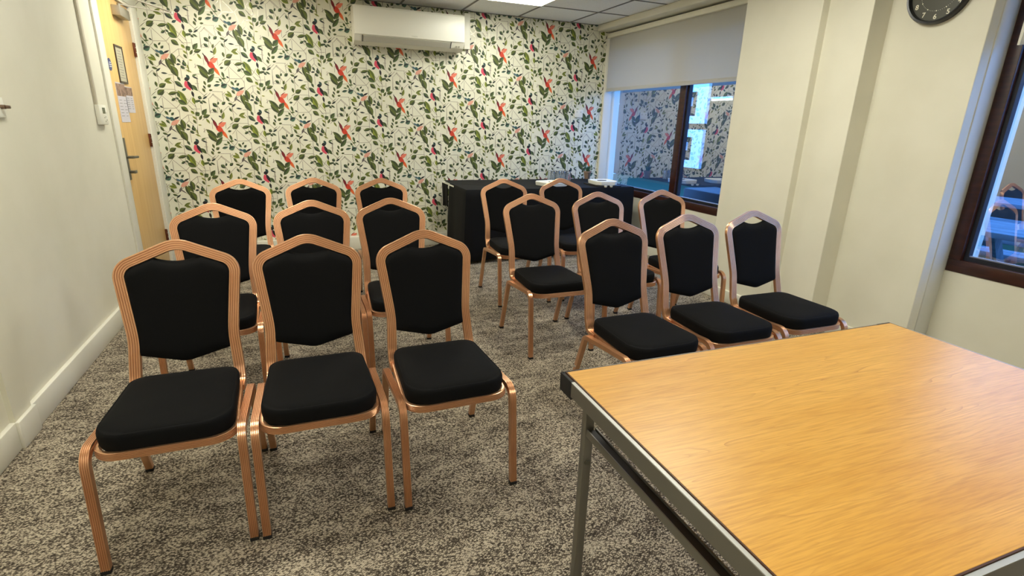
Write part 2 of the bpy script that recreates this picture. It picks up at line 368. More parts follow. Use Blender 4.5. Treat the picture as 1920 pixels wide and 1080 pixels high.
PC = dict(dr=(120, 28, 34), bk=(30, 26, 28), **{'or': (204, 62, 36)}, sa=(224, 122, 96), og=(222, 104, 46), ol=(96, 108, 44), dg=(62, 72, 42), mg=(84, 104, 56),
          dk=(46, 56, 50), lg=(138, 144, 66), yg=(134, 146, 44), pk=(214, 74, 96), tl=(40, 84, 80), bl=(70, 100, 112), pp=(222, 160, 138), gy=(96, 88, 86), tg=(74, 106, 86), br=(84, 78, 56))
keys = list(PC)
M_paper = noise_mat('wallpaper_ground', (224, 222, 200), (231, 229, 208), nscale=4, rough=.5)
M_foil = mat('wallpaper_foil_lines', (160, 153, 138), .34, .7)
pmats = [M_paper, M_foil]+[mat('print_'+k, PC[k], .55) for k in keys]
# crop -> wall affine from the repeat vectors
ax, ay_, bx_, by_ = 868., -388., 48., 858.
AW, BW = (.572, .2825), (0., -.565)
det = ax*by_-ay_*bx_
def crop2wall(cx, cy):
    dx, dy = cx-208, cy-501
    s = (dx*by_-dy*bx_)/det; t = (ax*dy-ay_*dx)/det
    return -.112+s*AW[0]+t*BW[0], 1.527+s*AW[1]+t*BW[1]
elems = []
for i, e in enumerate(x for row in PAT.split('\n') for x in row.split(';')):
    k, a, b, c, d, w, col = e.split(); elems.append((k, crop2wall(float(a), float(b)), crop2wall(float(c), float(d)), float(w)/1480.*1.12, keys.index(col)+2))
lines = [tuple(map(float, l.split())) for l in LINES.split(';')]
bm = bmesh.new(); box(bm, XL-.1, XR+.14, YF, YF+.12, 0, ZC, 0)
def clipok(pts): return all(XL+.002 < x < 3.498 and .136 < z < ZC-.003 for x, z in pts)
def clippoly(pts):
    for ax_, lim, sg in ((0, XL+.002, 1), (0, 3.497, -1), (1, .136, 1), (1, ZC-.004, -1)):
        out = []
        for i in range(len(pts)):
            p, q = pts[i-1], pts[i]; dp, dq = (p[ax_]-lim)*sg, (q[ax_]-lim)*sg
            if (dp < 0) != (dq < 0):
                t = dp/(dp-dq); out.append((p[0]+(q[0]-p[0])*t, p[1]+(q[1]-p[1])*t))
            if dq >= 0: out.append(q)
        pts = out
        if len(pts) < 3: return []
    return pts
def polyface(pts, y, mi):
    pts = clippoly(pts)
    if len(pts) < 3: return
    f = bm.faces.new([bm.verts.new((x, y, z)) for x, z in pts]); f.material_index = mi
    f.normal_update()
    if f.normal.y > 0: f.normal_flip()
def leafpts(p, q, w, n=5):
    dx, dz = q[0]-p[0], q[1]-p[1]; ln = math.hypot(dx, dz); nx, nz = -dz/ln, dx/ln
    up, dn = [], []
    for k in range(1, n+1):
        t = k/(n+1); h = w/2*(math.sin(math.pi*t**.85))**1.05
        up.append((p[0]+dx*t+nx*h, p[1]+dz*t+nz*h)); dn.append((p[0]+dx*t-nx*h, p[1]+dz*t-nz*h))
    return [p]+up+[q]+dn[::-1]
def halfleaf(p, q, w, n=5):
    dx, dz = q[0]-p[0], q[1]-p[1]; ln = math.hypot(dx, dz); nx, nz = -dz/ln, dx/ln
    return [p]+[(p[0]+dx*t+nx*h, p[1]+dz*t+nz*h) for t, h in ((k/(n+1), .5*w*.8*(math.sin(math.pi*(k/(n+1))**.85))**1.05) for k in range(1, n+1))]+[q]
TN = dict(ol='dg', dg='ol', mg='dg', dk='mg', lg='ol', yg='ol', tl='dk', tg='dk')
tone = {keys.index(a)+2: keys.index(b)+2 for a, b in TN.items()}
for i in range(-6, 14):
    for j in range(-9, 12):
        ox, oz = i*AW[0], i*AW[1]+j*.565
        if not (XL-.8 < -.112+ox < 3.7 and -.7 < 1.527+oz < 3.1): continue
        for a, b, c, d in lines:
            p, q = crop2wall(a, b), crop2wall(c, d); dx, dz = q[0]-p[0], q[1]-p[1]; ln = math.hypot(dx, dz); nx, nz = -dz/ln*.0021, dx/ln*.0021
            polyface([(p[0]+ox+nx, p[1]+oz+nz), (q[0]+ox+nx, q[1]+oz+nz), (q[0]+ox-nx, q[1]+oz-nz), (p[0]+ox-nx, p[1]+oz-nz)], YF-.0003, 1)
        for n_, (k, p, q, w, mi) in enumerate(elems):
            P, Q = (p[0]+ox, p[1]+oz), (q[0]+ox, q[1]+oz)
            polyface(leafpts(P, Q, w, 2 if k == 's' else 5), YF-.0005-.00002*n_, mi)
            if k == 'l' and w > .017:   # second tone on one half of the leaf
                polyface(halfleaf(P, Q, w), YF-.0029, tone[mi])
            if k == 'l' and w > .042:   # pale centre vein
                polyface(leafpts((P[0]+(Q[0]-P[0])*.12, P[1]+(Q[1]-P[1])*.12), (P[0]+(Q[0]-P[0])*.85, P[1]+(Q[1]-P[1])*.85), .0018, 1), YF-.0034, tone[mi])
me = bpy.data.meshes.new('wall_far'); bm.to_mesh(me); bm.free()
for m in pmats: me.materials.append(m)
wf = bpy.data.objects.new('wall_far', me); COL.objects.link(wf); wf['kind'] = 'structure'

# ------------------------------------------------------------------ door on the left wall
bm = bmesh.new()
for (ya, yb, za, zb) in ((4.605, 4.735, 0, DZ), (DY1+.01, DY1+.20, 0, DZ), (4.605, DY1+.2, DZ, DZ+.10)):
    box(bm, XL-.003, XL+.014, ya, yb, za, zb, bev=.004)
box(bm, XL-.10, XL+.006, 4.73, DY0+.004, 0, DZ); box(bm, XL-.10, XL+.006, DY1-.002, DY1+.02, 0, DZ); box(bm, XL-.10, XL+.006, 4.73, DY1+.02, DZ-.02, DZ)
struct('trim_7', bm, M_white, True)
door = struct('door_1', B(XL-.055, XL-.012, DY0+.006, DY1-.006, .008, DZ-.024, bev=.002), M_door, True)
xd = XL-.012
bm = bmesh.new(); box(bm, xd, xd+.008, 4.800, 4.862, .865, 1.175, bev=.003); o = obj('handle_plate', bm, M_steel, door)
bm = bmesh.new(); cyl(bm, (xd+.006, 4.835, 1.035), (xd+.05, 4.835, 1.035), .010); cyl(bm, (xd+.048, 4.828, 1.035), (xd+.048, 4.955, 1.03), .010, .009)
obj('lever_handle', bm, M_steel, door)
bm = bmesh.new(); cyl(bm, (xd+.006, 4.84, .925), (xd+.04, 4.84, .925), .011); box(bm, xd+.036, xd+.046, 4.822, 4.885, .914, .936, bev=.003)
obj('thumb_turn', bm, M_steel, door)
for z in (1.86, 1.13, .28):
    bm = bmesh.new(); box(bm, xd-.002, xd+.012, DY1-.020, DY1+.002, z-.055, z+.055, bev=.002)
    for k in range(3): cyl(bm, (xd+.012, DY1-.004, z-.055+k*.038), (xd+.012, DY1-.004, z-.023+k*.038), .006, n=10)
    obj('hinge', bm, M_brass, door)
clo = obj('door_closer', B(xd, xd+.055, 5.16, 5.43, 2.055, 2.125, bev=.004), M_silver, door)
bm = bmesh.new(); cyl(bm, (xd+.03, 5.26, 2.12), (xd+.03, 5.26, 2.15), .012)
def bar(bm, p, q, w=.018, t=.006):
    P = [Vector(p), Vector(q)]; sweep(bm, P, lambda i, a, b: Vector((0, 0, 1)), [(-w/2, t/2), (w/2, t/2), (w/2, -t/2), (-w/2, -t/2)])
bar(bm, (xd+.03, 5.26, 2.145), (xd+.34, 5.50, 2.145)); bar(bm, (xd+.34, 5.50, 2.155), (xd+.02, 5.08, 2.205))
cyl(bm, (xd+.34, 5.50, 2.14), (xd+.34, 5.50, 2.163), .012)
obj('closer_arm', bm, M_silver, clo)
# notices on the door
def lines_mesh(bm, x, y0, y1, z0, z1, n, mi, seed):
    rr = random.Random(seed)
    for k in range(n):
        z = z1-(z1-z0)*(k+.5)/n; w = (y1-y0)*rr.uniform(.45, .95); c = (y0+y1)/2
        box(bm, x, x+.0004, c-w/2, c+w/2, z-.0016, z+.0016, mi)
M_frame = mat('dark_notice_frame', (62, 52, 42), .4); M_page = mat('notice_paper', (188, 182, 158), .5); M_ink = mat('ink_grey', (112, 110, 108), .6)
M_photo = noise_mat('leaflet_photo', (96, 62, 50), (170, 140, 124), nscale=45, rough=.4)
M_lil = mat('leaflet_lilac', (206, 202, 210), .5); M_blue = mat('sign_blue', (22, 52, 120), .3); M_wh2 = mat('sign_white', (230, 232, 235), .4)
t = thing('framed_notice', 'narrow dark-framed notice on the wooden door, above the leaflets', 'notice', (xd, 5.14, 1.57))
bm = bmesh.new()
for a in ((-.10, .10, .0, .014), (-.10, .10, .256, .27), (-.10, -.088, .014, .256), (.088, .10, .014, .256)): box(bm, 0, .008, a[0], a[1], a[2], a[3])
obj('notice_frame', bm, M_frame, t, False)
bm = B(0, .004, -.088, .088, .014, .256); lines_mesh(bm, .0041, -.07, .07, .03, .24, 11, 1, 3); obj('notice_page', bm, [M_page, M_ink], t, False)
for nm, yc, z0, h, w, lab in (('leaflet', 5.02, 1.285, .285, .115, 'taller printed leaflet on the door, left one with a brown photo at its top'),
                              ('leaflet', 5.225, 1.355, .195, .105, 'shorter printed leaflet on the door, overlapping the right of the taller one')):
    bm = B(xd, xd+.002, yc-w, yc+w, z0, z0+h)
    box(bm, xd+.002, xd+.0026, yc-w*.95, yc+w*.95, z0+h*.66, z0+h*.97, 1)
    lines_mesh(bm, xd+.002, yc-w*.85, yc-w*.1, z0+h*.12, z0+h*.6, 6, 2, 5); lines_mesh(bm, xd+.002, yc+w*.1, yc+w*.85, z0+h*.12, z0+h*.6, 6, 2, 8)
    tag(obj(nm, bm, [M_lil, M_photo, M_ink], None, False), lab, 'leaflet', 'leaflets on the door')
bm = cyl(bmesh.new(), (xd, 4.865, 1.685), (xd+.002, 4.865, 1.685), .043, n=32)
for dz, w in ((.014, .022), (0, .030), (-.014, .024)): box(bm, xd+.002, xd+.0026, 4.872-w, 4.872+w, 1.685+dz-.003, 1.685+dz+.003, 1)
tag(obj('fire_door_sign', bm, [M_blue, M_wh2]), 'small round blue sign at the latch edge of the wooden door', 'sign')

# thermostat, conduit, key switch on left wall
t = thing('thermostat', 'white room thermostat on the left wall beside the door', 'thermostat', (XL, 4.39, 1.275))
obj('body', B(0, .026, -.085, .060, 0, .125, bev=.006), M_plastic, t)
obj('display', B(.0255, .0268, -.030, .025, .070, .108), M_lcd, t, False)
for (y, z) in ((-.01, .045), (.015, .05), (.0, .022), (.03, .03), (.04, .075)):
    obj('button', B(.025, .028, y-.006, y+.006, z-.004, z+.004, bev=.001), M_grey, t)
tag(obj('cable_conduit', B(XL-.001, XL+.014, 4.315, 4.350, 1.40, ZC-.006, bev=.003), M_beige), 'cream plastic cable conduit running down the left wall to the thermostat', 'conduit')
t = thing('key_switch', 'square white key switch on the left wall near the camera', 'switch', (XL, 3.045, 1.32))
obj('switch_plate', B(0, .012, -.045, .045, 0, .085, bev=.003), M_plastic, t)
bm = bmesh.new(); cyl(bm, (.01, .012, .045), (.028, .012, .045), .009); box(bm, .026, .040, .008, .034, .038, .052, bev=.004); obj('key', bm, M_key, t)

# ------------------------------------------------------------------ windows
def window(name, w, mull, panes):
    y0, y1, z0, z1 = w; x = XR
    bm = bmesh.new(); fx0, fx1 = x-.006, x+.075
    box(bm, fx0, fx1, y0, y1, z0, z0+.075, bev=.004); box(bm, fx0, fx1, y0, y1, z1-.07, z1, bev=.004)
    box(bm, fx0, fx1, y0, y0+.07, z0+.075, z1-.07, bev=.004)
    if name == 'window_2': box(bm, fx0, fx1, y1-.065, y1, z0+.075, z1-.07, bev=.004)
    o = obj(name, bm, M_brown); o['kind'] = 'structure'
    for (ya, yb) in mull:
        obj('mullion', B(fx0+.002, fx1, ya, yb, z0+.07, z1-.065, bev=.004), M_brown, o)
    for (ya, yb) in panes:
        bm = bmesh.new()
        for a in ((ya, yb, z0+.075, z0+.10), (ya, yb, z1-.095, z1-.07), (ya, ya+.022, z0+.1, z1-.095), (yb-.022, yb, z0+.1, z1-.095))[:4 if yb < 5.8 else 3]:
            box(bm, x+.022, x+.062, a[0], a[1], a[2], a[3])
        s = obj('sash', bm, M_seal, o, False)
        bm = bmesh.new()
        for a in ((ya+.02, yb-.02, z0+.1, z0+.106), (ya+.022, ya+.027, z0+.1, z1-.095)): box(bm, x+.030, x+.044, a[0], a[1], a[2], a[3])
        obj('glazing_bead', bm, M_bead, s, False)
        bm = bmesh.new(); vs_ = [bm.verts.new((x+.042, a, b)) for a, b in ((ya+.01, z0+.09), (yb-.01, z0+.09), (yb-.01, z1-.08), (ya+.01, z1-.08))]; bm.faces.new(vs_)
        obj('glass_pane', bm, M_glass, o, False)
    return o
window('window_1', W1, [(4.475, 4.565)], [(3.53, 4.475), (4.565, 5.853)])
window('window_2', W2, [(.72, .80)], [(-.28, .72), (.80, 1.811)])

# roller blinds
def blind(y0, y1, zb, x, lab):
    t = thing('roller_blind', lab, 'blind', (x, (y0+y1)/2, zb), group='roller blinds'); h = (y1-y0)/2
    top = 2.345-zb
    bm = bmesh.new(); box(bm, -.0006, .0006, -h, h, .018, top+.01); obj('blind_fabric', bm, M_blind, t, False)
    obj('bottom_bar', B(-.006, .006, -h, h, 0, .036, bev=.003), M_blind, t)
    obj('head_rail', B(-.035, .05, -h-.005, h+.005, top-.005, top+.045, bev=.008), M_wall, t)
    obj('side_channel', B(-.004, .012, h-.001, h+.012, 0, top), M_white, t, False)
blind(3.47, 5.862, 1.753, 3.52, 'half-lowered pale roller blind on the far window beside the wallpaper')
blind(-.33, 1.80, 1.82, 3.545, 'pale roller blind on the near window at the right edge')

# wall clock on the pillar
t = thing('wall_clock', 'round black wall clock with pale numerals on the right wall pillar', 'clock', (3.40, 2.161, 2.12))
n = 64; bm = bmesh.new(); prof = [(.150, 0), (.165, 0), (.167, .030), (.161, .040), (.152, .038), (.146, .018)]
rings = [[bm.verts.new((-d, r*math.cos(2*math.pi*i/n), r*math.sin(2*math.pi*i/n))) for i in range(n)] for r, d in prof]
for a, b in zip(rings, rings[1:]+rings[:1]):
    for i in range(n): bm.faces.new((a[i], a[(i+1) % n], b[(i+1) % n], b[i]))
obj('clock_rim', bm, mat('clock_black', (22, 22, 24), .3), t)
obj('clock_face', cyl(bmesh.new(), (-.001, 0, 0), (-.012, 0, 0), .152, n=64), mat('clock_dial', (74, 74, 64), .35), t)
M_num = mat('clock_numeral', (232, 228, 206), .5)
for k in range(1, 13):
    cu = bpy.data.curves.new('numeral', 'FONT'); cu.body = str(k); cu.size = .036; cu.extrude = .0004; cu.align_x = 'CENTER'; cu.align_y = 'CENTER'; cu.offset = .0006
    tmp = bpy.data.objects.new('tmp', cu); COL.objects.link(tmp); dg = bpy.context.evaluated_depsgraph_get()
    me = bpy.data.meshes.new_from_object(tmp.evaluated_get(dg)); bpy.data.objects.remove(tmp)
    o = bpy.data.objects.new('numeral', me); COL.objects.link(o); me.materials.clear(); me.materials.append(M_num)
    a = math.radians(90-30*k)
    # seen from the room (-x side): right of the dial is -y
    o.matrix_local = Matrix(((0, 0, -1, -.0128), (-1, 0, 0, -.127*math.cos(a)), (0, 1, 0, .127*math.sin(a)), (0, 0, 0, 1))); o.parent = t
bm = bmesh.new()
for k in range(60):
    a = math.radians(6*k); r = .0032 if k % 5 == 0 else .0012; c = .096
    cyl(bm, (-.0118, c*math.cos(a), c*math.sin(a)), (-.0126, c*math.cos(a), c*math.sin(a)), r, n=8)
obj('minute_mark', bm, M_num, t, False)
bm = bmesh.new(); bar(bm, (-.016, 0, 0), (-.016, .055, .040), .008, .001); obj('hour_hand', bm, M_num, t, False)
bm = bmesh.new(); bar(bm, (-.018, 0, 0), (-.018, -.02, .095), .006, .001); obj('minute_hand', bm, M_num, t, False)

# ------------------------------------------------------------------ air conditioner
t = thing('air_conditioner', 'white wall-mounted air conditioner on the bird wallpaper', 'air conditioner', (1.137, YF-.004, 2.05))
prof = [(0, .018), (-.10, .0), (-.185, .030), (-.228, .078), (-.236, .10), (-.236, .315), (-.225, .335), (-.02, .345), (0, .345)]   # (y, z)
def prism(prof, x0, x1, mi=0, bm=None):
    bm = bm or bmesh.new(); A = [bm.verts.new((x0, y, z)) for y, z in prof]; C = [bm.verts.new((x1, y, z)) for y, z in prof]; n = len(prof)
    for i in range(n): bm.faces.new((A[i], A[(i+1) % n], C[(i+1) % n], C[i])).material_index = mi
    bm.faces.new(A[::-1]).material_index = mi; bm.faces.new(C).material_index = mi; return bm
obj('housing', prism(prof, -.545, .545), M_plastic, t, True, 25)
obj('front_panel', B(-.541, .541, -.242, -.228, .083, .318, bev=.004), M_plastic, t)
bm = prism([(-.186, .028), (-.191, .026), (-.233, .074), (-.229, .078)], -.46, .40); obj('air_flap', bm, M_grey, t, False)  # white flap coloured grey, painting in the shade of its down-facing side
for x in (-.47, .405): obj('panel_gap', prism([(-.186, .024), (-.194, .024), (-.236, .076), (-.230, .08)], x-.003, x+.003), M_dark, t, False)
bm = bmesh.new(); prism([(-.200, .034), (-.204, .033), (-.216, .048), (-.212, .05)], .455, .472, bm=bm); prism([(-.200, .034), (-.204, .033), (-.216, .048), (-.212, .05)], .482, .499, bm=bm)
obj('indicator_window', bm, M_grey, t, False)
cu = bpy.data.curves.new('logo', 'FONT'); cu.body = 'DAIKIN'; cu.size = .017; cu.extrude = .0003; cu.align_x = 'CENTER'
tmp = bpy.data.objects.new('tmp', cu); COL.objects.link(tmp); dg = bpy.context.evaluated_depsgraph_get(); me = bpy.data.meshes.new_from_object(tmp.evaluated_get(dg)); bpy.data.objects.remove(tmp)
me.materials.clear(); me.materials.append(M_grey); o = bpy.data.objects.new('maker_lettering', me); COL.objects.link(o); o.parent = t
o.location = (0.03, -.2425, .095); o.rotation_euler = (math.radians(90), 0, 0)
tag(obj('pipe_cover', B(1.735, 1.80, YF-.05, YF-.004, 2.10, ZC-.03, bev=.004), M_plastic), 'white vertical pipe cover on the wallpaper right of the air conditioner', 'pipe cover')
P = densify(fillet([(1.72, YF-.03, ZC-.025), (1.73, YF-.05, ZC-.008), (1.80, YF-.06, ZC-.010), (1.86, YF-.03, ZC-.012)], .02), .02)
bm = bmesh.new(); sweep(bm, P, lambda i, a, b: Vector((0, 0, 1)), [(.003*math.cos(k*math.pi/4), .003*math.sin(k*math.pi/4)) for k in range(8)])
tag(obj('black_cable', bm, M_rubber), 'short black cable at the ceiling above the pipe cover', 'cable')
t = thing('wall_socket', 'white double socket on the wallpaper near the far window', 'socket', (3.18, YF-.004, 1.448))
obj('socket_plate', B(-.058, .052, -.010, 0, 0, .088, bev=.003), M_plastic, t)
for x in (-.03, .024): obj('socket_switch', B(x-.005, x+.005, -.013, -.009, .055, .070, bev=.001), M_grey, t)

# ------------------------------------------------------------------ banquet chairs
def build_chair():
    root = thing('banquet_chair', '', 'chair')
    # local frame: +y is the sitting direction
    def yb(z): return -.186-.262*(z-.40)
    R38 = ribbed(.038, .020); R26 = ribbed(.026, .023, 5, .0011); R27 = ribbed(.027, .014, 5, .0011)
    # back loop
    side = [(.170, -.105, .386), (.170, -.170, .386), (.1685, yb(.44), .44), (.160, yb(.57), .57), (.189, yb(.826), .826), (0, yb(.904), .904)]
    pts = side+[(-x, y, z) for x, y, z in side[-2::-1]]
    rad = [0, .035, .09, .35, .056, .09, .056, .35, .09, .035, 0]
    P = densify(fillet(pts, rad, 9), .03)
    bt = Vector((0, yb(1)-yb(0), 1)).normalized(); fwd = Vector((0, 1, .262)).normalized()
    def nb(i, p, tt):
        if p.z < .43 and abs(tt.z) < .97:
            c = Vector((1, 0, 0)).cross(tt); return c if c.z > 0 else -c
        return fwd
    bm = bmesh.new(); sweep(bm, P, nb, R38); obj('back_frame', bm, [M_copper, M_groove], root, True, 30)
    # backrest panel
    def half_w(z):
        a = [(.44, .154), (.53, .148), (.58, .149), (.66, .155), (.74, .163), (.80, .171), (.83, .172), (.9, .172)]
        for (z0, w0), (z1, w1) in zip(a, a[1:]):
            if z <= z1: return w0+(w1-w0)*max(0, (z-z0))/(z1-z0)
        return a[-1][1]
    def zt(x):
        x = abs(x); roof = .889-.413*x
        if x > .138: roof -= 15*(x-.138)**2
        roof = min(roof, .839+.018*(x/.080)**2+(.05 if x > .1 else 0))
        return roof
    def zb(x): x = abs(x); return .478+ (.26*x if x > .02 else .26*(x*x/.04+.01)) + (max(0, x-.125))**2*6
    nu, nv = 44, 20; bm = bmesh.new(); F, K = [], []
    for j in range(nv+1):
        rf, rk = [], []; tv = j/nv
        for i in range(nu+1):
            u = -1+2*i/nu; xx = u*.172
            lo, hi = zb(u*.142), zt(xx)
            z = lo+(hi-lo)*tv; x = u*half_w(z)
            e = max(abs(u)**9, abs(2*tv-1)**11); th = .017*math.sqrt(max(0, 1-e))+.004
            y = yb(z)
            rf.append(bm.verts.new((x, y+th, z))); rk.append(bm.verts.new((x, y-th*.8, z)))
        F.append(rf); K.append(rk)
    for j in range(nv):
        for i in range(nu):
            bm.faces.new((F[j][i], F[j][i+1], F[j+1][i+1], F[j+1][i])); bm.faces.new((K[j][i], K[j+1][i], K[j+1][i+1], K[j][i+1]))
    for i in range(nu):
        bm.faces.new((F[0][i], K[0][i], K[0][i+1], F[0][i+1])); bm.faces.new((F[nv][i], F[nv][i+1], K[nv][i+1], K[nv][i]))
    for j in range(nv):
        bm.faces.new((F[j][0], F[j+1][0], K[j+1][0], K[j][0])); bm.faces.new((F[j][nu], K[j][nu], K[j+1][nu], F[j+1][nu]))
    obj('backrest', bm, M_black, root, True, 60)
    # seat frame
    c = fillet([(.193, .236, .385), (-.193, .236, .385), (-.172, -.165, .385), (.172, -.165, .385)], [.07, .07, .03, .03], 8, True)
    c = densify(c, .05, True); cen = Vector((0, .03, .385))
    bm = bmesh.new(); sweep(bm, c, lambda i, p, tt: (Vector((tt.y, -tt.x, 0)) if Vector((tt.y, -tt.x, 0)).dot(p-cen) > 0 else Vector((-tt.y, tt.x, 0))), R27, True)
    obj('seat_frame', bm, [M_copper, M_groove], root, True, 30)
    # cushion
    def outline(s):
        o = fillet([(.190*s+.0*s, .238, 0), (-.190*s, .238, 0), (-.172*s, -.172, 0), (.172*s, -.172, 0)], [.085, .085, .055, .055], 9, True); return densify(o, .04, True)
    base = outline(1.0); cen = Vector((0, .035, 0))
    lev = [(.93, .384), (.97, .390), (.99, .398), (1.0, .408), (1.006, .425), (1.004, .440), (.985, .4515), (.965, .4535), (.955, .4525), (.93, .4565), (.85, .461), (.65, .465), (.35, .468), (.1, .469)]
    bm = bmesh.new(); rg = []
    for s, z in lev:
        rg.append([bm.verts.new((cen.x+(p.x-cen.x)*s, cen.y+(p.y-cen.y)*s, z)) for p in base])
    m = len(base)
    for a, b in zip(rg, rg[1:]):
        for i in range(m): bm.faces.new((a[i], a[(i+1) % m], b[(i+1) % m], b[i]))
    bm.faces.new(rg[0][::-1]); bm.faces.new(rg[-1])
    obj('seat', bm, M_black, root, True, 60)
    # legs: each side is a bent ribbed tube split at mid rail
    for sx in (-1, 1):
        x = sx*.2065
        path = fillet([(x, -.270, .012), (x, -.146, .372), (x, .05, .3885), (x, .226, .402), (x, .258, .012)], [0, .034, 0, .048, 0], 9)
        mid = min(range(len(path)), key=lambda i: abs(path[i].y-.05)+abs(path[i].z-.3885))
        cen = Vector((x, .04, .1))
        for part, ft in ((path[:mid+1], path[0]), (path[mid:], path[-1])):
            bm = bmesh.new(); Q = densify(part, .04)
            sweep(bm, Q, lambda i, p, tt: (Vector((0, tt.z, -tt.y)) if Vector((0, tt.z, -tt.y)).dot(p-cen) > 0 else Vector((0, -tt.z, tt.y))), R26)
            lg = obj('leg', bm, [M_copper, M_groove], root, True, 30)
            obj('foot_glide', B(ft.x-.014, ft.x+.014, ft.y-.0125, ft.y+.0125, 0, .014, bev=.002), M_rubber, lg)
            if ft.y < 0:
                bm = cyl(bmesh.new(), (x+sx*.012, -.210, .186), (x+sx*.0165, -.210, .186), .0055, n=12); obj('rivet', bm, M_alu2, lg)
    return root
CH = [  # x, y, rot, label
 (-.452, 1.889, -.006, 'banquet chair nearest the camera, left end of the front row by the white wall'),
 (-.001, 1.880, -.002, 'copper and black banquet chair in the middle of the front row of the left block'),
 (.467, 1.861, .013, 'copper and black banquet chair at the aisle end of the left block front row'),
 (-.446, 2.812, -.002, 'black banquet chair in the second row of the left block, beside the white wall'),
 (.038, 2.841, -.010, 'black banquet chair in the centre of the second row of the left block'),
 (.480, 2.854, -.010, 'black banquet chair at the aisle end of the second row of the left block'),
 (-.419, 4.018, -.001, 'black banquet chair in the rearmost left row, nearest the wooden door'),
 (.083, 4.061, -.007, 'black banquet chair in the middle of the rearmost left row, before the wallpaper'),
 (.585, 3.985, -.008, 'black banquet chair at the aisle end of the rearmost left row'),
 (1.440, 1.916, .010, 'black banquet chair behind the wood table corner, aisle end of the right block front row'),
 (1.927, 1.954, -.020, 'black banquet chair in the middle of the right block front row, behind the wood table'),
 (2.422, 1.980, -.020, 'black banquet chair closest to the pillar, right end of the right block front row'),
 (1.411, 2.889, -.015, 'black banquet chair standing free at the aisle in the second row of the right block'),
 (1.930, 2.909, -.016, 'black banquet chair in the middle of the second row of the right block'),
 (2.490, 2.939, -.038, 'black banquet chair below the far window, right end of the second row'),
 (1.561, 3.820, -.027, 'black banquet chair in front of the left part of the black-clothed table'),
 (2.093, 3.815, -.013, 'black banquet chair in front of the middle of the black-clothed table, rearmost right row')]
c0 = build_chair()
for i, (x, y, r, lab) in enumerate(CH):
    c = c0 if i == 0 else dup(c0, (x, y, 0), math.pi+r)
    c.location = (x, y, 0); c.rotation_euler = (0, 0, math.pi+r); tag(c, lab, 'chair', 'banquet chairs in rows')

# ------------------------------------------------------------------ wood-topped folding table in the foreground
t = thing('folding_table', 'folding table with honey oak laminate top and aluminium edge, right foreground', 'table', (1.2348, .709, 0), -.0157)
hx, hy = .630, .395
obj('tabletop', B(-hx+.004, hx-.004, -hy+.004, hy-.004, .705, .730, bev=.0008, seg=1), M_oak, t, False)
bm = bmesh.new()
o_, i_ = 0, .003
for a in ((-hx+.001, hx-.001, hy-.004, hy-.001), (-hx+.001, hx-.001, -hy+.001, -hy+.004), (-hx+.001, -hx+.004, -hy, hy), (hx-.004, hx-.001, -hy, hy)): box(bm, *a, .70, .7294)
obj('top_lipping', bm, M_brownedge, t, False)
bm = bmesh.new(); pr = [(.0, .0), (-.007, .0), (-.009, -.002), (-.009, -.041), (-.003, -.041), (-.003, -.008), (0, -.008)]
def edge_run(bm, p, q, out, z=.7265):
    p, q, out = Vector(p), Vector(q), Vector(out); A = [bm.verts.new(Vector((p.x, p.y, z+b))+out*(-a)) for a, b in pr]; C = [bm.verts.new(Vector((q.x, q.y, z+b))+out*(-a)) for a, b in pr]
    n = len(pr)
    for i in range(n): bm.faces.new((A[i], A[(i+1) % n], C[(i+1) % n], C[i]))
    bm.faces.new(A[::-1]); bm.faces.new(C)
k = .055
edge_run(bm, (-hx, -hy+k, 0), (-hx, hy-k, 0), (-1, 0, 0)); edge_run(bm, (hx, -hy+k, 0), (hx, hy-k, 0), (1, 0, 0))
edge_run(bm, (-hx+k, hy, 0), (hx-k, hy, 0), (0, 1, 0)); edge_run(bm, (-hx+k, -hy, 0), (hx-k, -hy, 0), (0, -1, 0))
obj('edge_rail', bm, M_alu, t, False)
bm = bmesh.new()
box(bm, -hx-.0092, -hx-.0, -hy+k, hy-k, .7262, .7272); box(bm, hx, hx+.0092, -hy+k, hy-k, .7262, .7272)
box(bm, -hx+k, hx-k, -hy-.0092, -hy, .7262, .7272)
obj('bright_edge_strip', bm, M_alu2, t, False)
for sx in (-1, 1):
    for sy in (-1, 1):
        bm = bmesh.new()
        xa, xb = sorted((sx*(hx+.0095), sx*(hx-k))); ya, yb_ = sorted((sy*(hy+.0095), sy*(hy)))
        box(bm, xa, xb, ya, yb_, .676, .727, bev=.002)
        xa, xb = sorted((sx*(hx+.0095), sx*hx)); ya, yb_ = sorted((sy*(hy+.009), sy*(hy-k)))
        box(bm, xa, xb, ya, yb_, .676, .727, bev=.002)
        obj('corner_cap', bm, M_rubber, t)
